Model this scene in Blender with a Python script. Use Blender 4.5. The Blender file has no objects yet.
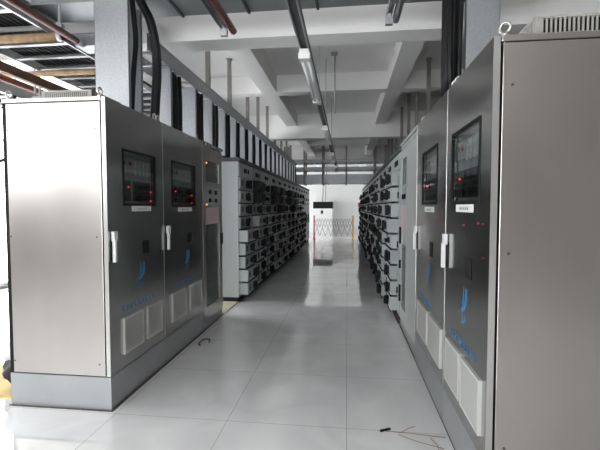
import bpy, math, random
from mathutils import Vector, Matrix
random.seed(7)
scene = bpy.context.scene
COL = scene.collection
PI = math.pi
ORD = ['first', 'second', 'third', 'fourth', 'fifth', 'sixth', 'seventh', 'eighth', 'ninth', 'tenth', 'eleventh',
       'twelfth', 'thirteenth', 'fourteenth', 'fifteenth', 'sixteenth', 'seventeenth', 'eighteenth', 'nineteenth',
       'twentieth', 'twenty-first', 'twenty-second', 'twenty-third', 'twenty-fourth', 'twenty-fifth', 'twenty-sixth']

# ------------------------------------------------------------------ materials
MATS = {}

def mat(name, color, rough=0.5, metal=0.0, emit=None, estr=0.0, nscale=None, namt=0.0, ramt=0.0, stretch=(1, 1, 1),
        bump=0.0, spec=None, space='Object', wave=0.0):
    m = bpy.data.materials.new(name)
    m.use_nodes = True
    nt = m.node_tree
    b = nt.nodes['Principled BSDF']
    b.inputs['Base Color'].default_value = (*color, 1)
    b.inputs['Roughness'].default_value = rough
    b.inputs['Metallic'].default_value = metal
    if spec is not None:
        b.inputs['Specular IOR Level'].default_value = spec
    if emit:
        b.inputs['Emission Color'].default_value = (*emit, 1)
        b.inputs['Emission Strength'].default_value = estr
    if nscale:
        tc = nt.nodes.new('ShaderNodeTexCoord')
        mp = nt.nodes.new('ShaderNodeMapping')
        mp.inputs['Scale'].default_value = stretch
        nz = nt.nodes.new('ShaderNodeTexNoise')
        nz.inputs['Scale'].default_value = nscale
        nz.inputs['Detail'].default_value = 4
        nt.links.new(tc.outputs[space], mp.inputs['Vector'])
        nt.links.new(mp.outputs[0], nz.inputs['Vector'])
        if namt:
            mr = nt.nodes.new('ShaderNodeMapRange')
            mr.inputs['From Min'].default_value = 0.1
            mr.inputs['From Max'].default_value = 0.9
            mr.inputs['To Min'].default_value = 1 - namt
            mr.inputs['To Max'].default_value = 1 + namt
            nt.links.new(nz.outputs['Fac'], mr.inputs['Value'])
            mx = nt.nodes.new('ShaderNodeVectorMath')
            mx.operation = 'SCALE'
            mx.inputs[0].default_value = color
            nt.links.new(mr.outputs[0], mx.inputs['Scale'])
            nt.links.new(mx.outputs[0], b.inputs['Base Color'])
        if ramt:
            mr2 = nt.nodes.new('ShaderNodeMapRange')
            mr2.inputs['From Min'].default_value = 0.1
            mr2.inputs['From Max'].default_value = 0.9
            mr2.inputs['To Min'].default_value = max(0.02, rough - ramt)
            mr2.inputs['To Max'].default_value = rough + ramt
            nt.links.new(nz.outputs['Fac'], mr2.inputs['Value'])
            nt.links.new(mr2.outputs[0], b.inputs['Roughness'])
        if bump:
            bp = nt.nodes.new('ShaderNodeBump')
            bp.inputs['Strength'].default_value = bump
            bp.inputs['Distance'].default_value = 0.01
            nt.links.new(nz.outputs['Fac'], bp.inputs['Height'])
            nt.links.new(bp.outputs[0], b.inputs['Normal'])
    if wave:
        tc = nt.nodes.new('ShaderNodeTexCoord'); wz = nt.nodes.new('ShaderNodeTexNoise')
        wz.inputs['Scale'].default_value = 2.4; wz.inputs['Detail'].default_value = 0
        sb = nt.nodes.new('ShaderNodeVectorMath'); sb.operation = 'SUBTRACT'; sb.inputs[1].default_value = (.5, .5, .5)
        sc_ = nt.nodes.new('ShaderNodeVectorMath'); sc_.operation = 'SCALE'; sc_.inputs['Scale'].default_value = wave
        ge = nt.nodes.new('ShaderNodeNewGeometry')
        ad = nt.nodes.new('ShaderNodeVectorMath'); ad.operation = 'ADD'
        no = nt.nodes.new('ShaderNodeVectorMath'); no.operation = 'NORMALIZE'
        L = nt.links.new
        L(tc.outputs[space], wz.inputs['Vector']); L(wz.outputs['Color'], sb.inputs[0]); L(sb.outputs[0], sc_.inputs[0])
        L(ge.outputs['Normal'], ad.inputs[0]); L(sc_.outputs[0], ad.inputs[1]); L(ad.outputs[0], no.inputs[0]); L(no.outputs[0], b.inputs['Normal'])
    MATS[name] = m
    return m

def glass_mat(name, tint, refl=0.12, rough=0.05):
    m = bpy.data.materials.new(name)
    m.use_nodes = True
    nt = m.node_tree
    for n in list(nt.nodes):
        nt.nodes.remove(n)
    out = nt.nodes.new('ShaderNodeOutputMaterial')
    tr = nt.nodes.new('ShaderNodeBsdfTransparent')
    tr.inputs[0].default_value = (*tint, 1)
    gl = nt.nodes.new('ShaderNodeBsdfGlossy')
    gl.inputs['Roughness'].default_value = rough
    mx = nt.nodes.new('ShaderNodeMixShader')
    mx.inputs[0].default_value = refl
    nt.links.new(tr.outputs[0], mx.inputs[1])
    nt.links.new(gl.outputs[0], mx.inputs[2])
    nt.links.new(mx.outputs[0], out.inputs[0])
    MATS[name] = m
    return m

def floor_mat():
    m = bpy.data.materials.new('polished_tile')
    m.use_nodes = True
    nt = m.node_tree
    b = nt.nodes['Principled BSDF']
    L = nt.links.new
    tc = nt.nodes.new('ShaderNodeTexCoord')
    sp = nt.nodes.new('ShaderNodeSeparateXYZ')
    L(tc.outputs['Object'], sp.inputs[0])
    def joint(sock, off):
        a = nt.nodes.new('ShaderNodeMath'); a.operation = 'ADD'; a.inputs[1].default_value = 80.0 - off + 0.4
        L(sock, a.inputs[0])
        d = nt.nodes.new('ShaderNodeMath'); d.operation = 'DIVIDE'; d.inputs[1].default_value = 0.8
        L(a.outputs[0], d.inputs[0])
        f = nt.nodes.new('ShaderNodeMath'); f.operation = 'FRACT'; L(d.outputs[0], f.inputs[0])
        s = nt.nodes.new('ShaderNodeMath'); s.operation = 'SUBTRACT'; s.inputs[1].default_value = 0.5
        L(f.outputs[0], s.inputs[0])
        ab = nt.nodes.new('ShaderNodeMath'); ab.operation = 'ABSOLUTE'; L(s.outputs[0], ab.inputs[0])
        lt = nt.nodes.new('ShaderNodeMath'); lt.operation = 'LESS_THAN'; lt.inputs[1].default_value = 0.0018
        L(ab.outputs[0], lt.inputs[0])
        return lt.outputs[0], d.outputs[0]
    jx, cx = joint(sp.outputs['X'], 0.005)
    jy, cy = joint(sp.outputs['Y'], 2.56)
    mx = nt.nodes.new('ShaderNodeMath'); mx.operation = 'MAXIMUM'
    L(jx, mx.inputs[0]); L(jy, mx.inputs[1])
    # veined tile body
    nz = nt.nodes.new('ShaderNodeTexNoise'); nz.inputs['Scale'].default_value = 1.7; nz.inputs['Detail'].default_value = 6
    nz.inputs['Distortion'].default_value = 1.4
    L(tc.outputs['Object'], nz.inputs['Vector'])
    cr = nt.nodes.new('ShaderNodeValToRGB')
    cr.color_ramp.elements[0].position = 0.3; cr.color_ramp.elements[0].color = (0.66, 0.66, 0.665, 1)
    cr.color_ramp.elements[1].position = 0.7; cr.color_ramp.elements[1].color = (0.80, 0.795, 0.79, 1)
    L(nz.outputs['Fac'], cr.inputs[0])
    mc = nt.nodes.new('ShaderNodeMix'); mc.data_type = 'RGBA'
    L(mx.outputs[0], mc.inputs['Factor']); L(cr.outputs[0], mc.inputs['A'])
    mc.inputs['B'].default_value = (0.24, 0.21, 0.19, 1)
    L(mc.outputs['Result'], b.inputs['Base Color'])
    nz2 = nt.nodes.new('ShaderNodeTexNoise'); nz2.inputs['Scale'].default_value = 3.0; nz2.inputs['Detail'].default_value = 3
    L(tc.outputs['Object'], nz2.inputs['Vector'])
    mr = nt.nodes.new('ShaderNodeMapRange'); mr.inputs['To Min'].default_value = 0.03; mr.inputs['To Max'].default_value = 0.06
    L(nz2.outputs['Fac'], mr.inputs['Value'])
    L(mr.outputs[0], b.inputs['Roughness'])
    b.inputs['Specular IOR Level'].default_value = 0.8
    b.inputs['Coat Weight'].default_value = 0.12
    b.inputs['Coat Roughness'].default_value = 0.02
    b.inputs['Coat IOR'].default_value = 1.6
    MATS['tile'] = m
    return m

M = MATS
mat('stainless', (0.53, 0.505, 0.48), 0.30, 1.0, nscale=2.2, namt=0.12, ramt=0.015, stretch=(1, 1, 0.6), wave=.05)
mat('stainless_door', (0.47, 0.47, 0.46), 0.20, 1.0, nscale=3, namt=0.08, ramt=0.015, wave=.07)
mat('steel_edge', (0.62, 0.61, 0.59), 0.3, 0.9)
mat('plinth_paint', (0.40, 0.41, 0.42), 0.42, 0.6, nscale=5, namt=0.06)
mat('switch_grey', (0.42, 0.45, 0.45), 0.42, 0.0, nscale=8, namt=0.04)
mat('switch_panel', (0.36, 0.38, 0.385), 0.4, 0.0, nscale=9, namt=0.05)
mat('light_panel', (0.50, 0.51, 0.50), 0.45, 0.0)
mat('white_paint', (0.80, 0.80, 0.79), 0.5)
mat('wall_white', (0.80, 0.80, 0.79), 0.8, 0.0, nscale=2, namt=0.04)
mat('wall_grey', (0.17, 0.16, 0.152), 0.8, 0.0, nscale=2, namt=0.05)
mat('ceiling_white', (0.86, 0.85, 0.84), 0.85, 0.0, nscale=1.2, namt=0.05)
mat('galv', (0.40, 0.415, 0.43), 0.45, 0.75, nscale=60, namt=0.22, ramt=0.08)
mat('galv_dull', (0.42, 0.43, 0.44), 0.55, 0.5, nscale=9, namt=0.1)
mat('post_steel', (0.27, 0.26, 0.24), 0.6, 0.3, nscale=9, namt=0.08)
mat('black', (0.008, 0.008, 0.009), 0.5, spec=.2)
mat('cable_black', (0.007, 0.007, 0.008), 0.42, spec=.3)
mat('gap_black', (0.004, 0.004, 0.004), 0.9)
mat('dark_grey', (0.06, 0.06, 0.065), 0.5)
mat('vent_grey', (0.54, 0.54, 0.52), 0.5, 0.0)
mat('cream', (0.38, 0.365, 0.335), 0.5)
mat('handle_white', (0.74, 0.75, 0.75), 0.35)
mat('blue_print', (0.03, 0.19, 0.42), 0.5)
mat('instrument', (0.50, 0.53, 0.52), 0.5)
mat('panel_grey', (0.26, 0.28, 0.28), 0.45)
mat('meter_face', (0.62, 0.63, 0.62), 0.4)
mat('red_lamp', (0.5, 0.01, 0.01), 0.3, emit=(1, 0.04, 0.04), estr=2.0)
mat('red_button', (0.42, 0.02, 0.03), 0.35)
mat('green_button', (0.02, 0.16, 0.10), 0.35)
mat('orange_lamp', (0.6, 0.2, 0.02), 0.3, emit=(1, 0.3, 0.03), estr=2.5)
mat('pink_card', (0.62, 0.47, 0.48), 0.7)
mat('label_white', (0.78, 0.78, 0.77), 0.6)
mat('ink', (0.05, 0.05, 0.06), 0.7)
mat('red_pipe', (0.16, 0.035, 0.028), 0.5, nscale=8, namt=0.15)
mat('tan_pipe', (0.44, 0.30, 0.16), 0.65, nscale=18, namt=0.35, stretch=(1, 1, 1))
mat('yellow_board', (0.55, 0.40, 0.13), 0.7, nscale=6, namt=0.2)
mat('bare_concrete', (0.55, 0.50, 0.36), 0.85, nscale=9, namt=0.25)
mat('bag_black', (0.015, 0.015, 0.018), 0.6, bump=0.4, nscale=14)
mat('bag_white', (0.62, 0.62, 0.64), 0.6, bump=0.4, nscale=14)
mat('tube_white', (0.85, 0.86, 0.90), 0.3)
mat('barrier_red', (0.45, 0.04, 0.03), 0.5)
mat('barrier_yellow', (0.75, 0.42, 0.02), 0.5)
mat('lattice', (0.24, 0.17, 0.13), 0.55)
mat('grime_gap_shade', (0.09, 0.075, 0.065), 0.9, nscale=20, namt=.5)  # dirt and gap shadow together in one dark colour
mat('twig', (0.26, 0.18, 0.13), 0.8)
mat('yellow_mark', (0.8, 0.6, 0.03), 0.5)
glass_mat('pane', (0.96, 0.98, 1.0), 0.06)
glass_mat('smoked', (0.80, 0.82, 0.82), 0.14, 0.05)
floor_mat()

# ------------------------------------------------------------------ mesh builder
class MB:
    def __init__(s):
        s.v = []; s.f = []; s.sm = []
    def box(s, x0, x1, y0, y1, z0, z1):
        n = len(s.v)
        x0, x1 = min(x0, x1), max(x0, x1); y0, y1 = min(y0, y1), max(y0, y1); z0, z1 = min(z0, z1), max(z0, z1)
        s.v += [(x0, y0, z0), (x1, y0, z0), (x1, y1, z0), (x0, y1, z0), (x0, y0, z1), (x1, y0, z1), (x1, y1, z1), (x0, y1, z1)]
        q = [(0, 3, 2, 1), (4, 5, 6, 7), (0, 1, 5, 4), (1, 2, 6, 5), (2, 3, 7, 6), (3, 0, 4, 7)]
        s.f += [tuple(n + i for i in a) for a in q]; s.sm += [False] * 6
        return s
    def bar(s, p, q, w, h, up=(0, 0, 1)):
        p = Vector(p); q = Vector(q); d = (q - p).normalized(); up = Vector(up)
        if abs(d.dot(up)) > 0.98: up = Vector((1, 0, 0))
        a = d.cross(up).normalized(); b = a.cross(d).normalized(); n = len(s.v)
        for c in (p, q):
            for i, j in ((-1, -1), (1, -1), (1, 1), (-1, 1)):
                s.v.append(tuple(c + a * (w / 2 * i) + b * (h / 2 * j)))
        q4 = [(0, 1, 2, 3), (7, 6, 5, 4), (0, 4, 5, 1), (1, 5, 6, 2), (2, 6, 7, 3), (3, 7, 4, 0)]
        s.f += [tuple(n + i for i in t) for t in q4]; s.sm += [False] * 6
        return s
    def tube(s, pts, r, k=8, closed=False):
        pts = [Vector(p) for p in pts]; n0 = len(s.v); N = len(pts)
        rr = r if isinstance(r, (list, tuple)) else [r] * N
        ref = None
        for i, p in enumerate(pts):
            if closed:
                d = (pts[(i + 1) % N] - pts[i - 1]).normalized()
            else:
                d = (pts[min(i + 1, N - 1)] - pts[max(i - 1, 0)]).normalized()
            if ref is None:
                ref = Vector((0, 0, 1)) if abs(d.z) < 0.9 else Vector((1, 0, 0))
            a = d.cross(ref).normalized(); b = a.cross(d).normalized(); ref = b
            for j in range(k):
                t = 2 * PI * j / k
                s.v.append(tuple(p + (a * math.cos(t) + b * math.sin(t)) * rr[i]))
        for i in range(N if closed else N - 1):
            for j in range(k):
                i2 = (i + 1) % N
                s.f.append((n0 + i * k + j, n0 + i * k + (j + 1) % k, n0 + i2 * k + (j + 1) % k, n0 + i2 * k + j)); s.sm.append(True)
        if not closed:
            s.f.append(tuple(n0 + j for j in reversed(range(k)))); s.sm.append(False)
            s.f.append(tuple(n0 + (N - 1) * k + j for j in range(k))); s.sm.append(False)
        return s
    def cyl(s, p, q, r, k=14, r2=None):
        return s.tube([p, q], [r, r if r2 is None else r2], k)
    def poly(s, pts, d):
        """prism of a polygon of 3-D points swept by vector d"""
        n = len(s.v); N = len(pts); d = Vector(d)
        s.v += [tuple(Vector(p)) for p in pts] + [tuple(Vector(p) + d) for p in pts]
        s.f.append(tuple(n + i for i in range(N))); s.f.append(tuple(n + N + i for i in reversed(range(N)))); s.sm += [False] * 2
        for i in range(N):
            j = (i + 1) % N
            s.f.append((n + i, n + N + i, n + N + j, n + j)); s.sm.append(False)
        return s
    def mesh(s, name, m, bevel=0.0):
        me = bpy.data.meshes.new(name)
        me.from_pydata(s.v, [], s.f)
        me.polygons.foreach_set('use_smooth', s.sm)
        me.materials.append(M[m])
        import bmesh
        bm = bmesh.new(); bm.from_mesh(me)
        bmesh.ops.recalc_face_normals(bm, faces=bm.faces)
        if bevel:
            bmesh.ops.bevel(bm, geom=[e for e in bm.edges], offset=bevel, segments=2, affect='EDGES', profile=0.6, clamp_overlap=True)
        bm.to_mesh(me); bm.free()
        return me
    def build(s, name, m, parent=None, bevel=0.0, loc=None):
        return inst(name, s.mesh(name, m, bevel), parent, loc)

def inst(name, me, parent=None, loc=None, rot=None):
    o = bpy.data.objects.new(name, me); COL.objects.link(o)
    if parent: o.parent = parent
    if loc: o.location = loc
    if rot: o.rotation_euler = rot
    return o

def tag(o, label, cat, group=None, kind=None):
    o['label'] = label; o['category'] = cat
    if group: o['group'] = group
    if kind: o['kind'] = kind
    return o

def thing(name, label, cat, loc=(0, 0, 0), rz=0, group=None):
    o = bpy.data.objects.new(name, None); COL.objects.link(o)
    o.location = loc; o.rotation_euler = (0, 0, rz); o.empty_display_size = 0.2
    return tag(o, label, cat, group)

def struct(o):
    o['kind'] = 'structure'
    return o

def copy_tree(o, parent=None):
    c = o.copy(); COL.objects.link(c)
    if parent: c.parent = parent
    for ch in list(o.children): copy_tree(ch, c)
    return c

# ------------------------------------------------------------------ room shell
XL, XR, YB, YF, ZC = -6.0, 3.6, -5.0, 22.2, 3.74
struct(MB().box(XL - .2, XR + .2, YB - .2, YF + .2, -0.2, 0).build('floor', 'tile'))
struct(MB().box(XL - .2, XR + .2, YB - .2, YF + .2, ZC, ZC + .15).build('ceiling', 'ceiling_white'))
struct(MB().box(XL, XR, YF, YF + .2, 0, ZC).build('wall_far', 'wall_white'))
# (start, end, sill, head)
LW = [(-4.6, -2.4, 2.2, 3.5), (-1.8, 0.6, 2.1, 3.5), (1.6, 3.6, .85, 3.5), (4.2, 8.0, .05, 3.6), (8.8, 10.8, .85, 2.8),
      (13.2, 15.2, .85, 3.3), (16.2, 18.6, .85, 3.3), (18.9, 20.9, .05, 2.0)]
RW_ADDED = [(18.6, 20.2, 1.6, 2.8)]  # unseen window, added to brighten the far end
BW = [(-5.4, -3.8, 2.2, 3.5), (-3.2, 0.2, .05, 3.5)]  # behind the camera; the wide opening is added to light the near floor
def holed_wall(name, holes, u0, u1, put, m='wall_white'):
    w = MB(); u = u0
    for a, b, z0, z1 in holes:
        put(w, u, a, 0, ZC); put(w, a, b, 0, z0); put(w, a, b, z1, ZC); u = b
    put(w, u, u1, 0, ZC)
    struct(w.build(name, m))
holed_wall('wall_left', LW, YB - .2, YF + .2, lambda w, a, b, c, d: w.box(XL - .2, XL, a, b, c, d), 'wall_grey')
holed_wall('wall_right', RW_ADDED, YB - .2, YF + .2, lambda w, a, b, c, d: w.box(XR, XR + .2, a, b, c, d), 'wall_grey')
holed_wall('wall_back', BW, XL, XR, lambda w, a, b, c, d: w.box(a, b, YB - .2, YB, c, d), 'wall_grey')
wn = 0
def window(along, a, b, WZ0, WZ1, c, inward):
    """a window in the wall centred on x=c (along 'y') or y=c (along 'x')"""
    global wn
    wn += 1
    f = MB(); p = MB(); t = 0.05
    def bx(mb, u0, u1, z0, z1, d):
        if along == 'y': mb.box(c - d, c + d, u0, u1, z0, z1)
        else: mb.box(u0, u1, c - d, c + d, z0, z1)
    bx(f, a, a + t, WZ0, WZ1, .04); bx(f, b - t, b, WZ0, WZ1, .04); bx(f, a, b, WZ0, WZ0 + t, .04); bx(f, a, b, WZ1 - t, WZ1, .04)
    mid = (a + b) / 2; zc = (WZ0 + WZ1) / 2
    bx(f, mid - .025, mid + .025, WZ0, WZ1, .035); bx(f, a, b, 2.6, 2.65, .035)
    fo = struct(f.build('window_%d' % wn, 'white_paint'))
    bx(p, a + t, b - t, WZ0 + t, WZ1 - t, .004)
    p.build('pane', 'pane', fo)
    L = bpy.data.lights.new('daylight', 'AREA'); L.shape = 'RECTANGLE'; L.size = b - a; L.size_y = WZ1 - WZ0
    L.cycles.is_portal = True
    lo = bpy.data.objects.new('daylight', L); COL.objects.link(lo)
    d = Vector(inward)
    lo.location = Vector((c, mid, zc) if along == 'y' else (mid, c, zc)) - d * .09
    lo.rotation_euler = d.to_track_quat('-Z', 'Y').to_euler()
for w_ in LW: window('y', *w_, XL - .1, (1, 0, 0))
for w_ in RW_ADDED: window('y', *w_, XR + .1, (-1, 0, 0))
for w_ in BW: window('x', *w_, YB - .1, (0, 1, 0))

# ceiling beams: deep main beams across, shallower beams between and along
def beam(x0, x1, y0, y1, z): struct(MB().box(x0, x1, y0, y1, z, ZC + .01).build('ceiling_beam', 'ceiling_white'))
for y0, z in ((-1.6, 3.14), (4.02, 3.14), (9.95, 3.14), (15.9, 3.14)): beam(XL, XR, y0, y0 + .28, z)
for y0 in (1.3, 7.0, 13.0, 19.0): beam(XL, XR, y0, y0 + .22, 3.44)
for x0 in (-4.1, -1.5, 0.66): beam(x0, x0 + .27, YB, YF, 3.441)

# ------------------------------------------------------------------ stainless cabinets (local: front faces -Y, viewer's left is -X)
def arc(cx, cz, r, a0, a1, n, y): return [(cx + r * math.cos(a0 + (a1 - a0) * i / n), y, cz + r * math.sin(a0 + (a1 - a0) * i / n)) for i in range(n + 1)]

def lettering(x0, x1, z, h, y, seed, n):
    rng = random.Random(seed); m = MB(); p = (x1 - x0) / n
    for i in range(n):
        cx = x0 + p * (i + .5); wd = p * .36; t = h * .08
        k = rng.randrange(3)
        m.box(cx - wd, cx + wd, y, y + .001, z + h * (.8 - .1 * k), z + h * (.8 - .1 * k) + t)
        m.box(cx - wd * .8, cx + wd * .8, y, y + .001, z + h * .42, z + h * .42 + t)
        m.box(cx - t / 2 + wd * .3 * (k - 1), cx + t / 2 + wd * .3 * (k - 1), y, y + .001, z, z + h)
        if k: m.bar((cx, y + .0005, z + h * .4), (cx - wd, y + .0005, z + .01 * h), .001, t, (0, 1, 0))
        if k != 1: m.bar((cx, y + .0005, z + h * .4), (cx + wd, y + .0005, z + .01 * h), .001, t, (0, 1, 0))
    return m

def vent_panel(x0, x1, z0, z1, y, parent):
    o = MB()
    o.box(x0, x1, y - .014, y, z0, z1)
    f = o.build('vent', 'vent_grey', parent, bevel=.003)
    return f

def vent_panel2(x0, x1, z0, z1, y, parent):
    """louvred filter cover: frame plus fine blades, one mesh"""
    o = MB(); t = .014
    o.box(x0, x0 + t, y - .017, y, z0, z1); o.box(x1 - t, x1, y - .017, y, z0, z1)
    o.box(x0 + t, x1 - t, y - .017, y, z0, z0 + t); o.box(x0 + t, x1 - t, y - .017, y, z1 - t, z1)
    o.box(x0 + t, x1 - t, y - .004, y, z0 + t, z1 - t)
    n = int((z1 - z0 - 2 * t) / .0115)
    for i in range(n):
        z = z0 + t + (i + .15) * (z1 - z0 - 2 * t) / n
        o.bar((x0 + t, y - .009, z + .003), (x1 - t, y - .009, z + .003), .017, .0055, (0, -.5, 1))
    return o.build('vent', 'vent_grey', parent)

def lifting_eye(x, y, z, parent, rz=0):
    o = MB(); o.cyl((x, y, z), (x, y, z + .018), .016, 12)
    c, s_ = math.cos(rz), math.sin(rz)
    o.tube([(x + .024 * math.cos(2 * PI * i / 16) * c, y + .024 * math.cos(2 * PI * i / 16) * s_, z + .04 + .024 * math.sin(2 * PI * i / 16)) for i in range(16)], .0065, 8, closed=True)
    return o.build('lifting_eye', 'steel_edge', parent)

def steel_cabinet(label, loc, rz, W, win, lab_z, seed, vents, door_kind, roof_vent=None, side=-1, D=0.745, lamps=True, group='stainless control cabinets'):
    H = 2.2
    t = thing('control_cabinet', label, 'cabinet', loc, rz, group)
    MB().box(.006, W - .006, -.034, D, 0, .235).build('plinth', 'plinth_paint', t, bevel=.004)
    # body: posts and sheet panels, the panels set a little back
    b = MB()
    b.box(.004, W - .004, .012, D - .004, .24, H - .03)
    b.build('body', 'gap_black', t)
    for x0 in (.0, W - .022):
        for y0 in (.004, D - .03): MB().box(x0 + .007, x0 + .015, y0 + .004, y0 + .024, .24, H - .031).build('corner_post', 'steel_edge', t, bevel=.003)
    MB().box(.001, W - .001, -.002, D, H - .03, H).build('roof_plate', 'stainless', t, bevel=.004)
    for nm, x0, x1 in (('side_panel', .002, .006), ('side_panel', W - .006, W - .002)):
        s_ = MB().box(x0, x1, .004, D - .034, .245, H - .036).build(nm, 'stainless', t, bevel=.002)
        for yy in (.045, D - .045):
            for zz in (.33, 1.23, 1.98): MB().cyl((x0 - .002 if x0 < .1 else x1 - .002, yy, zz), (x0 + .002 if x0 < .1 else x1 + .002, yy, zz), .006, 10).build('screw', 'dark_grey', s_)
    MB().box(.03, W - .03, D - .002, D + .004, .245, H - .036).build('back_panel', 'stainless', t)
    for xx in (.034, W - .034):
        for yy in (.02, D - .034): lifting_eye(xx, yy, H, t, 0 if door_kind < 2 else PI / 4)
    # door with a real window opening
    x0, x1, z0, z1 = win
    dz0, dz1, dy0, dy1 = .245, H - .006, -.036, -.008
    d = MB()
    d.box(.003, x0, dy0, dy1, dz0, dz1); d.box(x1, W - .004, dy0, dy1, dz0, dz1)
    d.box(x0, x1, dy0, dy1, dz0, z0); d.box(x0, x1, dy0, dy1, z1, dz1)
    door = d.build('door', 'stainless_door', t)
    for xx in (.0005, W - .0035): MB().box(xx, xx + .003, dy0 - .001, dy1, dz0, dz1).build('edge_strip', 'steel_edge', door)
    f = MB(); q = .012
    f.box(x0 - q, x0 + .004, dy0 - .004, dy0 + .014, z0 - q, z1 + q); f.box(x1 - .004, x1 + q, dy0 - .004, dy0 + .014, z0 - q, z1 + q)
    f.box(x0, x1, dy0 - .004, dy0 + .014, z0 - q, z0 + .004); f.box(x0, x1, dy0 - .004, dy0 + .014, z1 - .004, z1 + q)
    f.build('window_frame', 'black', door)
    MB().box(x0 + .002, x1 - .002, dy0 + .002, dy0 + .006, z0 + .002, z1 - .002).build('window_pane', 'smoked', door)
    # instruments on the inner panel behind the pane
    iy = .0
    ip = MB().box(x0 - .0, x1, iy, iy + .006, z0, z1).build('inner_panel', 'panel_grey', t)
    h = z1 - z0; ww = x1 - x0
    k = MB(); k.box(x0 + .03, x1 - .03, iy - .012, iy, z0 + h * .62, z1 - .05); k.build('meter_strip', 'instrument', ip)
    for i in range(4):
        xx = x0 + ww * (.42 + .13 * i); MB().box(xx, xx + ww * .04, iy - .017, iy - .011, z0 + h * .58, z1 - .055).build('terminal_strip', 'meter_face', ip)
    k = MB(); k.box(x0 + ww * .38, x1 - ww * .08, iy - .014, iy, z0 + h * .06, z0 + h * .45); k.build('relay', 'black', ip)
    k = MB(); k.box(x0 + ww * .04, x0 + ww * .28, iy - .014, iy, z0 + h * .06, z0 + h * .45); k.build('relay', 'black', ip)
    def lamp(nm, m, x, z, r, yy=iy - .014):
        o = MB().cyl((x, yy, z), (x, yy - .008, z), r, 12); return o.build(nm, m, ip)
    lamp('push_button', 'green_button', x0 + ww * .10, z1 - h * .22, .016, iy - .01)
    lamp('push_button', 'red_button', x0 + ww * .27, z1 - h * .22, .018, iy - .01)
    if lamps:
        lamp('indicator_lamp', 'red_lamp', x0 + ww * .2, z0 + h * .33, .006)
        lamp('indicator_lamp', 'red_lamp', x1 - ww * .08, z0 + h * .26, .006)
        lamp('indicator_lamp', 'red_lamp', x1 - ww * .08, z0 + h * .07, .006)
    # name label below the window
    lx = x0 + ww * .22
    pl = MB().box(lx, lx + ww * .62, dy0 - .003, dy0, lab_z, lab_z + .042).build('name_label', 'label_white', door)
    lettering(lx + ww * .14, lx + ww * .48, lab_z + .012, .018, dy0 - .0042, seed, 5).build('label_lettering', 'ink', door)
    # plastic swing handle in its black recess, near the left edge
    hx = .045
    k = MB(); k.box(hx - .004, hx + .036, dy0 - .006, dy0, 1.055, 1.215); k.build('handle_recess', 'black', door, bevel=.002)
    k = MB(); k.box(hx - .012, hx + .036, dy0 - .03, dy0 - .004, 1.2, 1.268); k.box(hx - .012, hx + .012, dy0 - .036, dy0 - .012, 1.05, 1.21)
    k.build('handle', 'handle_white', door, bevel=.005)
    # square relay opening, small lock plate and red lamps lower on the door
    k = MB().box(W * .56, W * .56 + .10, dy0 - .003, dy0, 1.06, 1.17).build('socket_plate', 'gap_black', door, bevel=.004)
    for xx, zz in ((W * .8, 1.36), (W * .88, 1.36), (W * .9, 1.2), (W * .5, 1.34)): MB().cyl((xx, dy0 - .003, zz), (xx, dy0, zz), .005, 10).build('rivet', 'red_button', door)
    # printed blue emblem: a leaning figure of brush strokes, and a line of lettering under it
    cx = W * .52; y = dy0 - .0008
    def stroke(pts, wd):
        m = MB(); m_ = [Vector((cx + p[0] * .85, y, .9 + p[1] * .85)) for p in pts]
        L_, R_ = [], []
        for i, p in enumerate(m_):
            dd = (m_[min(i + 1, len(m_) - 1)] - m_[max(i - 1, 0)]).normalized(); nn = Vector((-dd.z, 0, dd.x))
            ws = .7 * wd * (.35 + .65 * math.sin(PI * (i + .4) / (len(m_) - .2)))
            L_.append(p + nn * ws); R_.append(p - nn * ws)
        m.poly(L_ + R_[::-1], (0, .0008, 0)); return m
    S = MB()
    for pts, wd in ((((.055, .11), (.052, .05), (.03, -.01), (-.01, -.035), (-.05, -.04)), .018),
                    (((.005, .12), (.0, .07), (-.005, .02), (-.015, -.02)), .012),
                    (((.06, .115), (.075, .07), (.07, .02), (.05, -.005)), .007),
                    (((.015, -.05), (.04, -.07), (.035, -.10), (.0, -.115), (.03, -.13)), .008),
                    (((-.02, -.075), (.0, -.10), (-.025, -.125)), .006)):
        q_ = stroke(pts, wd); n = len(S.v); S.v += q_.v; S.f += [tuple(n + i for i in f_) for f_ in q_.f]; S.sm += q_.sm
    S.build('emblem', 'blue_print', door)
    lettering(W * .18, W * .18 + .52, .66, .045, dy0 - .0015, seed + 5, 9).build('door_lettering', 'blue_print', door)
    for a, b_ in vents: vent_panel2(a, b_, .345, .615, dy0, door)
    if roof_vent:
        a, b_, c, e_, hh = roof_vent
        v = MB(); v.box(a, b_, c, e_, H + hh - .008, H + hh); v.box(a, b_, c, e_, H, H + .025)
        for xx in (a, b_ - .022): v.box(xx, xx + .022, c, e_, H + .025, H + hh - .008)
        n = 19
        for i in range(n):
            yy = c + (e_ - c) * (i + .5) / n
            for xx in (a, b_ - .004): v.box(xx, xx + .004, yy - .004, yy + .004, H + .02, H + hh - .006)
            xx = a + (b_ - a) * (i + .5) / n
        v2 = v.build('roof_vent', 'cream', t)
        MB().box(a + .02, b_ - .02, c + .02, e_ - .02, H + .001, H + hh - .012).build('vent_core', 'gap_black', v2)
    return t

def LCAB(y): return (-1.682, y, 0)
def RCAB(y): return (0.678, y, 0)

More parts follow.
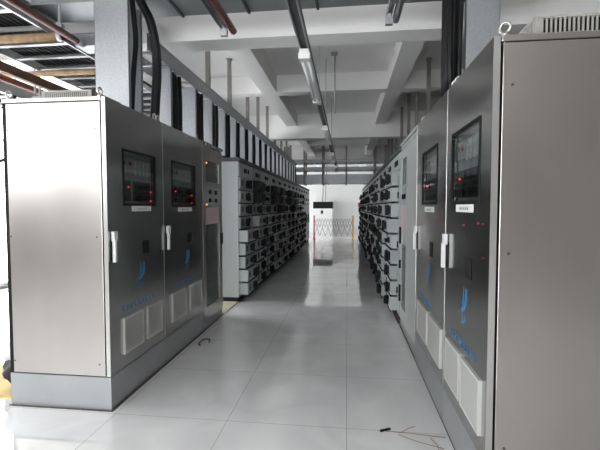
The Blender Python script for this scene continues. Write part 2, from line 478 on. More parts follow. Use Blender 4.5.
steel_cabinet('stainless control cabinet at the near end of the left row, bright bare side showing',
              LCAB(2.59), PI / 2, .855, (.215, .70, 1.462, 1.86), 1.406, 3, ((.165, .445), (.515, .775)), 0)
steel_cabinet('wide stainless control cabinet, second from the near end of the left row',
              LCAB(3.447), PI / 2, .995, (.19, .755, 1.455, 1.87), 1.395, 4, ((.13, .455), (.56, .90)), 1)
steel_cabinet('stainless control cabinet at the near end of the right row, plain side filling picture edge',
              RCAB(2.708), -PI / 2, .82, (.14, .65, 1.472, 1.872), 1.412, 5, ((.10, .41), (.445, .755)), 2)
steel_cabinet('wide stainless control cabinet, second from the near end of the right row',
              RCAB(3.825), -PI / 2, 1.115, (.285, .84, 1.47, 1.885), 1.40, 6, ((.19, .61), (.66, 1.07)), 2)
# rooftop fans stand on the two nearest cabinets
def roof_fan(label, x0, x1, y0, y1, z, h):
    t = thing('roof_fan', label, 'vent', ((x0 + x1) / 2, (y0 + y1) / 2, z), 0, 'slotted rooftop fan housings')
    a, b, c, d = -(x1 - x0) / 2, (x1 - x0) / 2, -(y1 - y0) / 2, (y1 - y0) / 2
    v = MB(); v.box(a, b, c, d, h - .012, h); v.box(a, b, c, d, 0, .022)
    for xx, yy in ((a, c), (b - .025, c), (a, d - .025), (b - .025, d - .025)): v.box(xx, xx + .025, yy, yy + .025, .02, h - .01)
    n = 22
    for i in range(n):
        xx = a + .02 + (b - a - .04) * (i + .5) / n
        for yy in (c, d - .004): v.box(xx - .0045, xx + .0045, yy, yy + .004, .02, h - .01)
        yy = c + .02 + (d - c - .04) * (i + .5) / n
        for xx in (a, b - .004): v.box(xx, xx + .004, yy - .0045, yy + .0045, .02, h - .01)
    v.build('slotted_housing', 'cream', t)
    MB().box(a + .012, b - .012, c + .012, d - .012, .004, h - .014).build('fan_core', 'gap_black', t)
roof_fan('cream slotted fan housing on the roof of the near left stainless cabinet', -2.22, -1.83, 2.72, 3.1, 2.2, .085)
roof_fan('cream slotted fan housing on the roof of the near right stainless cabinet', .86, 1.33, 2.0, 2.45, 2.2, .12)

# ------------------------------------------------------------------ instrument cabinets (third in each row)
def instrument_cabinet(label, loc, rz, W, win_x, paint, plain=0.0):
    D, H = .78, 2.2
    t = thing('instrument_cabinet', label, 'cabinet', (loc[0] + .035, loc[1], 0), rz, 'instrument cabinets third in each row')
    MB().box(0, W, .02, D, .09, H - .03).build('body', paint, t, bevel=.004)
    MB().box(.004, W - .004, .01, D, 0, .09).build('plinth', 'plinth_paint', t)
    MB().box(-.004, W + .004, -.012, D + .004, H - .03, H).build('roof_plate', 'dark_grey' if not plain else 'light_panel', t, bevel=.003)
    for i in range(6): MB().box(W * (.08 + .15 * i), W * (.08 + .15 * i) + .06, -.02, -.01, H - .045, H - .01).build('roof_bracket', 'galv_dull', t)
    x0, x1 = win_x
    if plain:
        MB().box(.008, plain - .01, .0, .02, .1, H - .05).build('blank_door', paint, t, bevel=.003)
        o = MB(); o.box(.03, .055, -.035, -.005, 1.05, 1.2); o.box(.026, .075, -.028, 0, 1.19, 1.25)
        o.build('handle', 'handle_white', t, bevel=.004)
    d = MB(); lo = plain + .006
    d.box(lo, x0, 0, .02, .1, H - .05); d.box(x1, W - .006, 0, .02, .1, H - .05); d.box(x0, x1, 0, .02, .1, .25); d.box(x0, x1, 0, .02, 1.99, H - .05); d.box(x0, x1, 0, .02, 1.68, 1.74)
    dr = d.build('door', paint, t)
    ip = MB().box(x0, x1, .021, .026, .25, 1.99).build('mounting_plate', 'dark_grey', t)
    MB().box(x0, x1, .006, .01, 1.74, 1.99).build('upper_pane', 'smoked', dr)
    MB().box(x0, x1, .006, .01, .25, 1.23).build('lower_pane', 'smoked', dr)
    MB().box(x0, x1, .004, .02, 1.44, 1.68).build('meter_panel', 'switch_panel', dr)
    for i in range(2):
        for j in range(2):
            cx = x0 + (x1 - x0) * (.28 + .44 * i); cz = 1.62 - .1 * j
            MB().cyl((cx, .004, cz), (cx, -.012, cz), .028, 14).build('selector_switch', 'black', dr)
    MB().box(x0 + .01, x1 - .02, .003, .006, 1.235, 1.43).build('notice_card', 'pink_card', dr)
    for cz in (1.96, 1.47):
        MB().cyl((x0 + .03, .002, cz), (x0 + .03, -.006, cz), .008, 10).build('indicator_lamp', 'orange_lamp', dr)
    for i, zz in enumerate((1.05, .85, .62, .42)): MB().box(x0 + .05 + .02 * i, x1 - .06, .014, .021, zz, zz + .1).build('terminal_block', 'instrument', ip)
    k = MB(); k.box(W - .05, W - .03, -.02, 0, .95, 1.1); k.build('lock', 'black', dr, bevel=.003)
    return t
instrument_cabinet('narrow stainless framed cabinet with meters and a pink card, third in the left row',
                   LCAB(4.445), PI / 2, .715, (.10, .60), 'stainless')

def white_cabinet():
    # local x grows towards the camera on the right row, so the windowed door comes first and the blank door last
    D, H, W = .78, 2.2, 1.155
    t = thing('instrument_cabinet', 'whitish cabinet with a wide blank door and narrow windows, third in the right row', 'cabinet', (.651, 4.985, 0), -PI / 2, 'instrument cabinets third in each row')
    MB().box(0, W, .02, D, .09, H - .03).build('body', 'light_panel', t, bevel=.004)
    MB().box(.004, W - .004, .01, D, 0, .09).build('plinth', 'plinth_paint', t)
    MB().box(-.004, W + .004, -.012, D, H - .03, H).build('roof_plate', 'light_panel', t, bevel=.003)
    for i in range(9): MB().box(.06 + .12 * i, .13 + .12 * i, -.004, .02, H - .10, H - .06).build('roof_slot', 'switch_panel', t)
    b = MB().box(.53, W - .004, 0, .02, .1, H - .04).build('blank_door', 'light_panel', t, bevel=.003)
    x0, x1 = .08, .44
    d = MB(); d.box(.006, x0, 0, .02, .1, H - .04); d.box(x1, .52, 0, .02, .1, H - .04); d.box(x0, x1, 0, .02, .1, .25)
    d.box(x0, x1, 0, .02, 2.0, H - .04); d.box(x0, x1, 0, .02, 1.66, 1.70); d.box(x0, x1, 0, .02, 1.42, 1.46)
    dr = d.build('door', 'light_panel', t)
    ip = MB().box(x0, x1, .021, .026, .25, 2.0).build('mounting_plate', 'dark_grey', t)
    MB().box(x0, x1, .006, .01, 1.70, 2.0).build('upper_pane', 'smoked', dr)
    MB().box(x0, x1, .004, .02, 1.46, 1.66).build('meter_panel', 'switch_panel', dr)
    MB().box(x0, x1, .003, .02, 1.14, 1.42).build('notice_card', 'pink_card', dr)
    MB().box(x0, x1, .006, .01, .25, 1.0).build('lower_pane', 'smoked', dr)
    for i in range(2): MB().cyl((x0 + .1 + .16 * i, .004, 1.56), (x0 + .1 + .16 * i, -.014, 1.56), .03, 14).build('selector_switch', 'black', dr)
    for za, zb in ((1.0, 1.2), (.7, .8), (.3, .5)): MB().box(.045, .068, -.025, 0, za, zb).build('lock', 'black', dr, bevel=.003)
white_cabinet()

# ------------------------------------------------------------------ switchgear columns with withdrawable drawers
CW, CH, PITCH = .8, 2.17, .2
def drawer_mesh(prot, kind):
    body = MB().box(.015, .60, -prot, .01, .012, .186)
    return body.mesh('drawer', 'switch_grey' if kind == 0 else 'switch_panel', .003)
DM = {(p, k): drawer_mesh(p, k) for p in (.03, .10, .14) for k in (0, 1)}
def handle_mesh():
    m = MB(); m.box(-.034, .034, -.022, 0, -.05, .05); m.cyl((0, -.02, 0), (0, -.03, 0), .028, 12); m.bar((-.006, -.04, -.066), (.008, -.04, .066), .028, .04, (0, 1, 0))
    return m.mesh('rotary_handle', 'black', 0)
HM = handle_mesh()
def grip_shade_mesh():
    m = MB(); m.box(.012, .604, -.004, .012, -.012, .003); m.box(.01, .03, -.012, .10, -.014, .008)  # black bottom slot; side strip paints the gap shadow between drawers
    return m.mesh('grip_gap_shade', 'gap_black', 0)
GM = grip_shade_mesh()
def lamps_mesh():
    return MB().box(.05, .15, -.006, 0, .06, .15).mesh('meter', 'dark_grey', 0)
LM = lamps_mesh()
def breaker_mesh():
    m = MB(); m.box(.03, .60, -.09, 0, .01, .19)
    for i in range(3): m.box(.06 + .17 * i, .18 + .17 * i, -.125, -.085, .04, .16)
    return m.mesh('breaker', 'black', .004)
BM = breaker_mesh()
m_ = MB().box(0, CW - .004, .0, .78, .07, CH - .05); BODYM = m_.mesh('body', 'switch_grey', .003)
PLM = MB().box(.002, CW - .006, .01, .78, 0, .07).mesh('base_channel', 'gap_black', 0)
CAPM = MB().box(-.002, CW - .002, -.03, .78, CH - .05, CH + .012).mesh('roof_cap', 'dark_grey', .004)
HDM = MB().box(.012, CW - .016, -.016, .0, 1.905, CH - .06).mesh('header_panel', 'switch_grey', .003)
HDL = MB().box(0, .04, -.03, -.014, 1.97, 2.04).mesh('header_meter', 'black', .002)
CDM = MB().box(.63, CW - .012, -.018, 0, .1, 1.895).mesh('cable_door', 'switch_panel', .003)
CLM = MB().box(.655, .675, -.034, -.016, 0, .08).mesh('door_lock', 'black', .003)
INC = MB().box(.02, .60, -.02, 0, 0, .57).mesh('compartment_door', 'switch_grey', .003)
INB = MB().box(.16, .46, -.05, -.018, .12, .46).mesh('air_breaker', 'black', .006)
INM = MB().box(0, .1, -.035, -.018, 0, .1).mesh('meter', 'dark_grey', 0)
INK = MB().cyl((0, -.018, 0), (0, -.032, 0), .016, 12).mesh('push_button', 'dark_grey', 0)

def mcc_column(label, loc, rz, idx, side, group):
    t = thing('switchgear_cabinet', label, 'switchgear', loc, rz, group)
    inst('body', BODYM, t); inst('base_channel', PLM, t); inst('roof_cap', CAPM, t)
    h = inst('header_panel', HDM, t); [inst('header_meter', HDL, h, (xx, 0, 0)) for xx in (.28, .38, .52)]
    c = inst('cable_door', CDM, t); [inst('door_lock', CLM, c, (0, 0, zz)) for zz in (.35, .93, 1.55)]
    if side == 'left' and idx >= 11:
        ds = [inst('compartment_door', INC, t, (0, 0, zz)) for zz in (.1, .69, 1.28)]
        inst('air_breaker', INB, ds[1])
        for i in range(3): inst('meter', INM, ds[2], (.1 + .16 * i, 0, .40))
        for i in range(4): inst('push_button', INK, ds[2], (.12 + .11 * i, 0, .25))
        return t
    rng = random.Random(idx * 31 + (7 if side == 'left' else 0))
    for r in range(9):
        z = .1 + PITCH * r
        flush = (side == 'left' and (r >= 6 or (r == 5 and idx == 0)))
        p = .03 if flush else (.14 if rng.random() < .4 else .10)
        k = 1 if rng.random() < .5 else 0
        d = inst('drawer', DM[(p, k)], t, (0, 0, z))
        inst('grip_gap_shade', GM, d, (0, -p, 0))
        if flush and (idx in (1, 3, 4, 6, 7) and r in (7, 8) or idx in (4, 7) and r == 6):
            inst('breaker', BM, d, (0, -p, 0))
        else:
            inst('rotary_handle', HM, d, (.36 + .03 * rng.random(), -p, .10), (0, rng.choice((0, 0, .5, PI / 2)), 0))
            inst('meter', LM, d, (.02, -p, 0))
            if rng.random() < .5: inst('rotary_handle', HM, d, (.5, -p, .10))
    return t
for i in range(14):
    mcc_column('%s grey switchgear cabinet counted from the near end of the left drawer row' % ORD[i] if i else
               'grey switchgear cabinet with bare end wall at the near end of the left drawer row',
               (-1.62, 5.86 + CW * i, 0), PI / 2, i, 'left', 'switchgear cabinets of the left row')
for i in range(15):
    t = mcc_column('%s grey switchgear cabinet counted from the near end of the right drawer row' % ORD[i] if i else
                   'grey switchgear cabinet beside the whitish cabinet at the near end of the right drawer row',
                   (.66, 5.0 + CW * (i + 1), 0), -PI / 2, i, 'right', 'switchgear cabinets of the right row')
    if i == 14:
        MB().box(.02, .14, -.20, 0, 1.45, 1.62).build('red_switch_box', 'barrier_red', t, bevel=.01)
        MB().box(.02, .14, -.18, 0, 1.22, 1.44).build('black_switch_box', 'black', t, bevel=.01)

# ------------------------------------------------------------------ overhead: long trays, risers with black cables, posts
def long_tray(label, x0, x1, y0, y1, z0, z1):
    t = thing('cable_tray', label, 'cable tray', (0, y0, z0), 0)
    L = y1 - y0; h = z1 - z0
    for xx in (x0, x1 - .004):
        r = MB(); r.box(xx, xx + .004, 0, L, 0, h); r.box(xx - .008, xx + .012, 0, L, h - .004, h); r.box(xx - .008, xx + .012, 0, L, 0, .004)
        for k in range(int(L / 1.9)): r.box(xx - .003, xx + .007, 1.9 * k + .9, 1.9 * k + 1.1, .03, h - .03)
        r.build('side_rail', 'galv', t)
    for k in range(int(L / .3)): MB().box(x0 + .002, x1 - .002, .1 + .3 * k, .14 + .3 * k, .006, .03).build('rung', 'galv', t)
    return t
TZ0, TZ1 = 2.86, 3.01
long_tray('long galvanised cable tray running above the left cabinet row', -2.14, -1.8, 3.5, 14.2, TZ0, TZ1)
long_tray('long galvanised cable tray running above the right cabinet row', 1.1, 1.45, 3.0, 14.2, 2.50, 2.65)

def bundle(label, x0, x1, y0, y1, ztop, zbot, n, r, seed, sway=.03, arch=0.0):
    t = thing('cable_bundle', label, 'cables', ((x0 + x1) / 2, (y0 + y1) / 2, zbot), 0, 'black cable drops into the cabinets')
    rng = random.Random(seed)
    cx, cy = (x0 + x1) / 2, (y0 + y1) / 2
    for i in range(n):
        a = x0 + (x1 - x0) * ((i * .618 + .2) % 1) - cx; b = y0 + (y1 - y0) * (i + .5) / n - cy
        s_ = sway * (rng.random() - .3); H = ztop - zbot
        pts = []
        for k in range(9):
            f = k / 8
            pts.append((a + s_ * math.sin(PI * f), b + arch * math.sin(PI * f) + sway * .5 * (rng.random() - .5), H * f))
        MB().tube(pts, r, 7).build('cable', 'cable_black', t)
    return t

def riser(label, y, x0, x1, z0, z1, depth):
    m = MB(); m.box(x0, x1, y, y + .004, z0, z1); m.box(x0, x0 + .004, y, y + .03, z0, z1)
    m.box(x1 - .004, x1, y, y + .03, z0, z1)
    o = m.build('cable_riser', 'galv')
    return tag(o, label, 'cable riser', 'galvanised cable risers above the left row')
riser('widest galvanised cable riser, standing on the near left stainless cabinet', 3.18, -2.10, -1.80, 2.202, 3.72, .18)
riser('narrow galvanised cable riser just behind the widest riser on the left', 3.40, -1.95, -1.81, 2.202, 3.17, .12)
ys = [3.98] + [4.66 + .575 * i for i in range(17)]
for i, y in enumerate(ys):
    riser('%s galvanised cable riser beyond the narrow one, between the left cabinets and the tray' % ORD[i], y,
          -2.0 if i == 0 else -1.97, -1.80, 2.202 if y < 5.86 else 2.19, 2.87, .1 if i else .2)
    n = 9
    bundle('black cables dropping behind the %s galvanised riser beyond the narrow one on the left' % ORD[i],
           -1.93, -1.815, y + .06, y + .34, 2.855, 2.2, n, .024, i, .015)
# the thick bowed cables behind the first two risers
def free_cable(label, pts, r, group=None, m='cable_black', n=1, dx=.03):
    t = thing('power_cable', label, 'cable', pts[-1], 0, group)
    p0 = Vector(pts[-1])
    for k in range(n):
        P_ = [Vector(p) - p0 + Vector((dx * (k % 2), dx * .8 * (k // 2) , 0)) for p in pts]
        Q = []
        for i in range(len(P_) - 1):
            a, b, c, d = P_[max(i - 1, 0)], P_[i], P_[i + 1], P_[min(i + 2, len(P_) - 1)]
            for s_ in range(5):
                u = s_ / 5
                Q.append(.5 * (2 * b + (c - a) * u + (2 * a - 5 * b + 4 * c - d) * u * u + (3 * b - a - 3 * c + d) * u ** 3))
        Q.append(P_[-1])
        MB().tube(Q, r, 10).build('cable_run', m, t)
    return t
free_cable('thick black cables bowing down behind the two nearest left risers',
           [(-1.765, 3.22, 3.7), (-1.765, 3.235, 3.25), (-1.765, 3.45, 3.10), (-1.765, 3.55, 2.89), (-1.765, 3.565, 2.67), (-1.765, 3.53, 2.42), (-1.765, 3.50, 2.2)], .024, n=4, dx=.028)
free_cable('slim black cable curving down beside the widest left riser',
           [(-1.83, 3.24, 3.6), (-1.83, 3.30, 3.15), (-1.83, 3.34, 2.88), (-1.83, 3.29, 2.56), (-1.83, 3.25, 2.2)], .017, n=2, dx=.012)
# right: riser and bundles
r_ = MB(); r_.box(.77, .985, 2.80, 2.804, 2.202, 3.72); r_.box(.981, .985, 2.8, 2.84, 2.202, 3.72); r_.box(.77, .774, 2.8, 2.83, 2.202, 3.72)
tag(r_.build('cable_riser', 'galv'), 'wide galvanised cable riser standing on the right stainless cabinets', 'cable riser')
bundle('thick hanging bundle of black cables beside the right galvanised riser', .665, .755, 2.81, 3.05, 3.7, 2.2, 14, .017, 91, .03)

def post(label, x, y, z0, group):
    m = MB(); a, b = .028, .021; t_ = .004; zt = ZC
    for y0, y1, zb in ((4.02, 4.3, 3.14), (9.95, 10.23, 3.14), (7.0, 7.22, 3.44), (13.0, 13.22, 3.44)):
        if y0 - .06 < y < y1 + .06: zt = zb
    m.box(x - a, x + a, y - b, y - b + t_, z0, zt - .004); m.box(x - a, x - a + t_, y - b, y + b, z0, zt - .004); m.box(x + a - t_, x + a, y - b, y + b, z0, zt - .004)
    m.box(x - .04, x + .04, y - .04, y + .04, zt - .012, zt)
    return tag(m.build('hanger_post', 'post_steel'), label, 'post', group)
for k, y in enumerate((5.18, 6.16, 7.3, 8.17, 9.14, 10.12, 11.1, 12.08, 13.0)):
    post('%s grey channel post hanging the left tray from the ceiling, counted from the near end' % ORD[k], -1.83, y, TZ1 + .001, 'posts hanging the left tray')
for k, y in enumerate((5.45, 6.5, 7.57, 8.51, 9.57, 10.55, 11.55, 12.5, 13.45)):
    post('%s dark channel post hanging the right tray from the ceiling, counted from the near end' % ORD[k], 1.25, y, 2.651, 'posts hanging the right tray')

# ------------------------------------------------------------------ cable bridges across the aisle
def cross_tray(label, x0, x1, y0, y1, z0, z1, plate=True):
    t = thing('cable_bridge', label, 'cable tray', (x0, y0, z0), 0)
    L = x1 - x0; D = y1 - y0; h = z1 - z0
    for yy in (0, D - .004):
        r = MB(); r.box(0, L, yy, yy + .004, 0, h); r.box(0, L, yy - .01, yy + .012, h - .004, h)
        r.build('side_rail', 'galv', t)
    if plate:
        MB().box(0, L, .004, D - .004, 0, .004).build('bottom_plate', 'galv', t)
        n = max(2, int(L / .62))
        for i in range(1, n): MB().box(L / n * i - .012, L / n * i + .012, .0, D, -.016, .0).build('joint_strip', 'dark_grey', t)
    else:
        for i in range(int(L / .3)): MB().box(.1 + .3 * i, .14 + .3 * i, .002, D - .002, .004, .03).build('rung', 'galv', t)
    return t
cross_tray('wide closed galvanised cable bridge crossing overhead at the top of the picture', -2.75, 1.6, 3.28, 3.62, 3.20, 3.29)
cross_tray('short galvanised tray stub left of the widest riser under the near bridge', -2.72, -2.15, 3.75, 3.95, 3.03, 3.15)
cross_tray('lowest deep galvanised cable bridge crossing the far aisle', -5.2, 3.2, 14.3, 14.9, 2.27, 2.60)
cross_tray('middle galvanised cable bridge crossing the far aisle', -5.2, 3.2, 14.3, 14.9, 2.74, 2.86, False)
cross_tray('upper galvanised cable bridge crossing the far aisle', -5.2, 3.2, 14.3, 14.9, 3.01, 3.12, False)
for i, (zz) in enumerate((2.81, 3.08)):
    t = thing('cable_bundle', 'black cables lying in the %s far cable bridge' % ('middle', 'upper')[i], 'cables', (-1, 14.6, zz), 0)
    for j in range(7): MB().cyl((-4, -.24 + .08 * j, .02), (4, -.24 + .08 * j, .02), .036, 8).build('cable', 'cable_black', t)
for i, x in enumerate((-2.2, -1.52, -.86, -.03, .98)):
    m = MB(); wd = .06 if i == 0 else .03
    m.box(x - wd, x + wd, 14.24, 14.28, 2.24, ZC - .002); m.box(x - wd, x + wd, 14.92, 14.96, 2.24, ZC - .002)
    for zz in (2.24, 2.712, 2.982): m.box(x - wd, x + wd, 14.24, 14.96, zz, zz + .024)
    tag(m.build('trapeze_hanger', 'post_steel'), '%s trapeze hanger from the left carrying the far cable bridges' % ORD[i], 'hanger', 'hangers of the far cable bridges')

# ------------------------------------------------------------------ lighting channel and tube lamps
LZ, LX = 2.66, -.335
t = thing('lighting_channel', 'dark grey lighting channel running down the middle of the aisle', 'channel', (LX, 0, LZ), 0)
c = MB(); c.box(-.034, .034, -1.0, 13.6, .025, .075); c.build('trunk', 'dark_grey', t)
c = MB(); c.box(-.034, -.026, -1.0, 13.6, .0, .026); c.box(.026, .034, -1.0, 13.6, 0, .026); c.build('lip', 'galv_dull', t)
def tube_lamp(label, y0):
    t = thing('tube_lamp', label, 'lamp', (LX, y0, LZ), 0, 'twin tube lamps on the lighting channel')
    MB().box(-.036, .036, 0, 1.42, -.03, .0).build('housing', 'white_paint', t, bevel=.004)
    for yy in (.0, 1.33): MB().box(-.045, .045, yy, yy + .09, -.075, -.028).build('end_holder', 'white_paint', t, bevel=.004)
    for xx in (-.024, .024): MB().cyl((xx, .08, -.055), (xx, 1.34, -.055), .0135, 12).build('lamp_tube', 'tube_white', t)
for i, y in enumerate((3.12, 6.05, 9.0, 11.9)):
    tube_lamp('%s twin tube lamp, unlit, under the lighting channel' % ('nearest', 'second', 'third', 'farthest')[i], y)
for i, y in enumerate((2.55, 4.75, 6.3, 8.6, 10.9)):
    zt = ZC
    tag(MB().cyl((LX, y, LZ + .07), (LX, y, zt), .005, 8).box(LX - .02, LX + .02, y - .02, y + .02, LZ + .074, LZ + .09).build('hanger_rod', 'galv_dull'),
        '%s thin rod hanging the lighting channel, counted from the near end' % ORD[i], 'rod', 'rods hanging the lighting channel')
m = MB(); m.cyl((-.19, 6.1, 2.84), (-.19, 6.1, ZC), .01, 10); m.box(-.25, -.15, 6.06, 6.14, ZC - .03, ZC)
tag(m.build('ceiling_drop_pipe', 'galv_dull'), 'short pipe dropping from the ceiling just right of the lighting channel', 'pipe')

# struts near the top edge
def strut(name, label, x, y0, y1, z, m1, cat):
    t = thing(name, label, cat, (x, y1, z), 0)
    c = MB(); c.box(-.04, -.034, y0 - y1, 0, 0, .05); c.box(-.04, .0, y0 - y1, 0, .046, .05); c.box(-.004, .0, y0 - y1, 0, 0, .05)
    c.build('slotted_channel', 'galv', t)
    c = MB(); c.box(-.045, .01, -.04, .0, -.05, .002); c.build('end_bracket', 'galv_dull', t)
    MB().cyl((-.02, -.25, .05), (-.02, -.25, ZC - z), .006, 8).build('hanger_rod', 'galv_dull', t)
    MB().cyl((.04, y0 - y1, .02), (.04, .06, .02), .028, 12).build('red_tube' if m1 == 'red_pipe' else 'grey_tube', m1, t)
    return t
strut('strut_channel', 'galvanised strut with a red-brown tube ending above the left of the aisle', -.985, .6, 3.25, 2.88, 'red_pipe', 'strut')
strut('strut_channel', 'galvanised strut ending above the right of the aisle', .33, .6, 3.2, 2.88, 'galv_dull', 'strut')

# ------------------------------------------------------------------ the tangle of ladders and pipes at upper left
def ladder(label, x0, x1, y0, y1, z, m_l, m_r, step=.33, zslope=0.0, wide=.1):
    t = thing('cable_ladder', label, 'cable ladder', (0, y0, z), 0)
    L = y1 - y0
    for xx, mm in ((x0, m_l), (x1, m_r)):
        MB().bar((xx, 0, wide / 2), (xx, L, wide / 2 + zslope), .02, wide).build('side_rail', mm, t)
    for k in range(int(L / step)):
        f = (k + .5) * step
        MB().bar((x0, f, .02 + zslope * f / L), (x1, f, .02 + zslope * f / L), .05, .022, (0, 0, 1)).build('rung', 'galv', t)
    return t
ladder('wide cable ladder with a bright left rail above the near left cabinet', -3.56, -2.70, 2.2, 14.2, 3.02, 'white_paint', 'galv')
t = thing('cable_bundle', 'many dark cables lying on the wide cable ladder at upper left', 'cables', (-3.1, 2.4, 3.08), 0)
for j in range(14):
    x = -.40 + .06 * j
    MB().tube([(x, 0.15 * (j % 3), .03), (x + .01, 3, .02), (x - .01, 7, .03), (x, 11.7, .02)], .028, 8).build('cable', 'cable_black', t)
for lab, x0, x1, y1, z in (('dark cables lying on the grey ladder nearest the windows', -4.9, -4.2, 11.9, 2.945), ('dark cables lying on the small ladder in the upper left corner', -2.95, -2.5, 3.85, 3.385)):
    t = thing('cable_bundle', lab, 'cables', ((x0 + x1) / 2, 1.7 if y1 < 5 else 2.7, z), 0)
    n = int((x1 - x0) / .065)
    for j in range(n):
        x = -(x1 - x0) / 2 + (x1 - x0) * (j + .5) / n; L = y1 - (1.7 if y1 < 5 else 2.7)
        MB().tube([(x, .1 * (j % 3), 0), (x + .01, L * .5, .006), (x, L - .1 * (j % 2), 0)], .028, 8).build('cable', 'cable_black', t)
ladder('sloping cable ladder above the tan pipe in the upper left corner', -3.9, -3.2, 2.2, 4.2, 3.45, 'galv', 'galv', .25, -.22, .06)
ladder('lower grey cable ladder nearest the windows at upper left', -4.95, -4.15, 2.6, 12, 2.86, 'galv_dull', 'galv_dull', .4)
ladder('small cable ladder beside the red pipe in the upper left corner', -3.0, -2.45, 1.6, 3.9, 3.32, 'galv', 'galv', .3, 0, .05)
def pipe(name, label, p, q, r, m, cat='pipe'):
    t = thing(name, label, cat, p, 0)
    MB().cyl((0, 0, 0), tuple(Vector(q) - Vector(p)), r, 12).build('tube', m, t)
    d = (Vector(q) - Vector(p)).normalized(); c = Vector(q) - Vector(p)
    MB().cyl(tuple(c * .97), tuple(c), r * 1.25, 12).build('collar', 'galv_dull', t)
    return t
mat('rust', (0.16, 0.09, 0.055), 0.7, nscale=7, namt=.4)
for lab, x, z, m_, n_ in (('rusty brown steel channel running inward at upper left, above the near cabinet', -3.45, 2.80, 'rust', 'steel_channel'), ('lowest grey steel channel running inward at upper left, just above the near cabinet', -3.78, 2.70, 'galv_dull', 'steel_channel')):
    c = MB(); c.box(x - .03, x + .03, 2.5, 9.0, z + .084, z + .09); c.box(x - .03, x + .03, 2.5, 9.0, z, z + .006); c.box(x + .024, x + .03, 2.5, 9.0, z, z + .09)
    tag(c.build(n_, m_), lab, 'steel channel')
m = MB(); m.box(-3.84, -3.38, 4.33, 4.37, 2.66, 2.699)
tag(m.build('cross_bar', 'galv_dull'), 'short grey bar under the steel channels, held by two close rods at upper left', 'bar')
pipe('red_pipe', 'red-brown pipe running inward under the ladders at upper left', (-2.5, 1.0, 2.98), (-2.5, 3.6, 2.98), .028, 'red_pipe')
pipe('red_pipe', 'low red-brown pipe nearest the windows at upper left', (-3.85, 2.4, 2.89), (-3.85, 9.0, 2.89), .035, 'red_pipe')
pipe('tan_pipe', 'tan speckled pipe crossing the ladders in the upper left corner', (-4.12, 3.42, 2.985), (-2.56, 3.42, 2.985), .036, 'tan_pipe')
pipe('tan_pipe', 'tan speckled pipe crossing just above the near left cabinet fan', (-4.12, 4.3, 2.975), (-2.2, 4.3, 2.975), .034, 'tan_pipe')
for i, (x, y, zb) in enumerate(((-3.63, 4.35, 2.70), (-3.57, 4.35, 2.70), (-2.5, 3.3, 3.005), (-4.9, 5.5, 2.8))):
    tag(MB().cyl((x, y, zb), (x, y, ZC), .012, 8).box(x - .03, x + .03, y - .02, y + .02, zb, zb + .03).build('hanger_rod', 'galv_dull'),
        ('left of two close hanging rods above the near left cabinet', 'right of two close hanging rods above the near left cabinet',
         'hanging rod at the end of the red pipe at upper left', 'hanging rod of the grey ladder nearest the windows')[i], 'rod')

# ------------------------------------------------------------------ small things on the floor
t = thing('carry_bag', 'black and white bag lying beside the near left cabinet at the left picture edge', 'bag', (-2.59, 2.88, .021), 0)
import bmesh
def blob(name, m, parent, c, s, seed):
    bm = bmesh.new(); bmesh.ops.create_icosphere(bm, subdivisions=3, radius=1)
    rng = random.Random(seed); ph = [rng.random() * 6 for _ in range(6)]
    for v in bm.verts:
        k_ = 1 + .12 * math.sin(5 * v.co.x + ph[0]) * math.sin(6 * v.co.z + ph[1]) + .08 * math.sin(9 * v.co.y + ph[2])
        v.co = Vector((c[0] + v.co.x * s[0] * k_, c[1] + v.co.y * s[1] * k_, max(0, c[2] + v.co.z * s[2] * k_)))
    me = bpy.data.meshes.new(name); bm.to_mesh(me); bm.free()
    me.polygons.foreach_set('use_smooth', [True] * len(me.polygons)); me.materials.append(M[m])
    return inst(name, me, parent)
blob('lower_bag', 'bag_black', t, (0, 0, .12), (.13, .12, .13), 1)
blob('upper_fold', 'bag_white', t, (-.03, .0, .27), (.11, .10, .09), 2)
blob('top_flap', 'bag_black', t, (.05, .02, .34), (.06, .08, .10), 3)
tag(MB().box(-3.1, -2.44, 2.68, 3.2, 0.0, .02).build('wooden_board', 'yellow_board', bevel=.003), 'yellow wooden board under the bag at the left picture edge', 'board')
for nm, bx_ in (('dirt_shade_line_1', (.640, .651, 1.83, 4.98)), ('dirt_shade_line_2', (-1.645, -1.630, 2.58, 5.16)), ('dirt_shade_line_3', (-2.43, -1.64, 2.577, 2.588)), ('dirt_shade_line_4', (-1.62, -1.59, 5.86, 14.0)), ('dirt_shade_line_5', (.63, .66, 5.0, 14.0))):
    struct(MB().box(bx_[0], bx_[1], bx_[2], bx_[3], 0, .005).build(nm, 'grime_gap_shade'))  # flat dark strips paint gap shadow and dirt along the cabinet bases
free_cable('short dark hose end hanging at the left picture edge beside the near cabinet', [(-2.55, 2.85, 2.30), (-2.60, 2.85, 2.14), (-2.64, 2.86, 2.04), (-2.62, 2.87, 1.92), (-2.66, 2.87, 1.82), (-2.75, 2.87, 1.80)], .014)
tag(MB().box(-2.3, -1.63, 5.19, 5.84, .0, .012).build('packing_sheet', 'bare_concrete'), 'dusty yellowish sheet on the floor in the gap of the left row', 'sheet')
for i, (p, l) in enumerate(((((.24, 2.55, .004), (.4, 2.53, .012), (.62, 2.52, .004)), 'longest brown twig on the floor along the tile joint by the right cabinets'),
                            (((.33, 2.52, .004), (.43, 2.44, .014), (.58, 2.40, .004)), 'lower curved brown twig on the floor by the right cabinets'),
                            (((.34, 2.54, .004), (.42, 2.60, .012), (.45, 2.63, .004)), 'short upright brown twig on the floor by the right cabinets'),
                            (((.52, 2.50, .005), (.55, 2.43, .006), (.54, 2.33, .004)), 'small twig crossing the others on the floor by the right cabinets'))):
    tag(MB().tube(p, .0019, 6).build('twig', 'twig'), l, 'twig', 'twigs on the floor by the right cabinets')
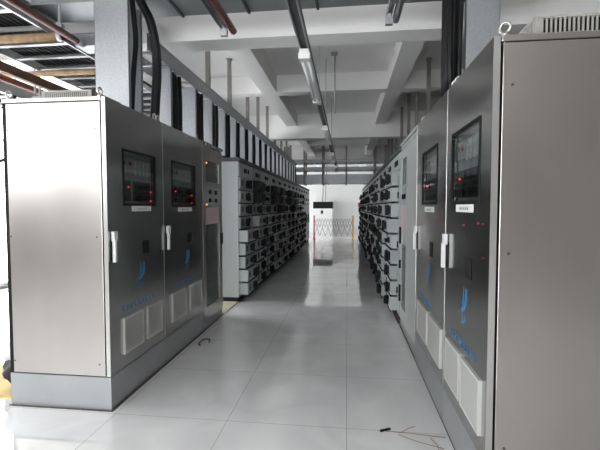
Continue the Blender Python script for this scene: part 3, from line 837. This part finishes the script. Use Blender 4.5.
tag(MB().bar((.22, 2.545, .006), (.285, 2.58, .006), .012, .01).build('black_peg', 'black'), 'short black peg on the floor at the tile joint', 'peg')
tag(MB().tube([(-1.5 + .05 * math.cos(a * .5), 4.05 + .1 * math.sin(a * .5), .006) for a in range(10)], .005, 6).build('wire_loop', 'black'), 'thin black wire loop on the floor beside the left cabinets', 'wire')

# ------------------------------------------------------------------ far end: folding barrier and white unit
t = thing('folding_barrier', 'low expanding lattice barrier with red and yellow posts across the far aisle', 'barrier', (-.6, 18.0, 0), 0)
for x, m, nm in ((-.87, 'barrier_red', 'red_post'), (.87, 'barrier_yellow', 'yellow_post')):
    o = MB(); o.cyl((x, 0, .02), (x, 0, 1.06), .032, 12); o.box(x - .05, x + .05, -.2, .2, 0, .035); o.build(nm, m, t)
n = 7; wd = 1.72 / n
g = MB()
for i in range(n):
    x0 = -.86 + wd * i
    for s0, s1 in ((.12, .92), (.92, .12)):
        yy = -.012 if s0 < .5 else .012
        g.bar((x0, yy, s0), (x0 + wd, yy, s1), .018, .026, (0, 1, 0))
for i in range(n):
    x0 = -.86 + wd * i
    g.bar((x0, -.012, .52), (x0 + wd / 2, -.012, .92), .018, .022, (0, 1, 0)); g.bar((x0 + wd / 2, .012, .92), (x0 + wd, .012, .52), .018, .022, (0, 1, 0))
g.build('lattice', 'lattice', t)
t = thing('white_cooling_unit', 'white standing unit with a black grille along its top against the far wall', 'appliance', (-1.28, 21.6, 0), 0)
MB().box(-.52, .52, -.3, .3, .0, 1.36).build('casing', 'white_paint', t, bevel=.01)
o = MB(); o.box(-.52, .52, -.3, .3, 1.36, 1.72); o.build('black_grille', 'black', t, bevel=.01)
MB().box(-.1, .02, -.31, -.3, 1.08, 1.26).build('display', 'black', t)
for i, x in enumerate((-.42, -.28)):
    tag(MB().cyl((-1.28 + x + .4 * 1, 21.5, 1.72), (-1.20 + x + .4, 21.5, ZC), .014, 8).build('supply_wire', 'dark_grey'),
        '%s thin dark wire rising from the white unit at the far wall' % ('left' , 'right')[i], 'wire')

# ------------------------------------------------------------------ daylight, camera, view
wd_ = bpy.data.worlds.new('sky'); scene.world = wd_; wd_.use_nodes = True
bg = wd_.node_tree.nodes['Background']
bg.inputs['Color'].default_value = (1.0, 0.985, 0.965, 1); bg.inputs['Strength'].default_value = 8.0

cam = bpy.data.cameras.new('camera'); co = bpy.data.objects.new('camera', cam); COL.objects.link(co)
cam.sensor_fit = 'HORIZONTAL'; cam.sensor_width = 36; cam.lens = 36 * 400 / 600; cam.clip_start = .05
pitch = math.atan(18 / 400); yaw = math.atan(47 / 400 * math.cos(pitch))
fwd = Vector((-math.sin(yaw) * math.cos(pitch), math.cos(yaw) * math.cos(pitch), -math.sin(pitch)))
co.location = (0, 0, 1.44); co.rotation_euler = fwd.to_track_quat('-Z', 'Y').to_euler()
scene.camera = co
vs = scene.view_settings
vs.view_transform = 'Standard'; vs.look = 'None'; vs.gamma = 1; vs.use_curve_mapping = False; vs.exposure = 0.68
cy = scene.cycles
cy.use_denoising = True; cy.max_bounces = 10; cy.diffuse_bounces = 5; cy.glossy_bounces = 5; cy.caustics_reflective = False; cy.caustics_refractive = False
cy.sample_clamp_indirect = 6
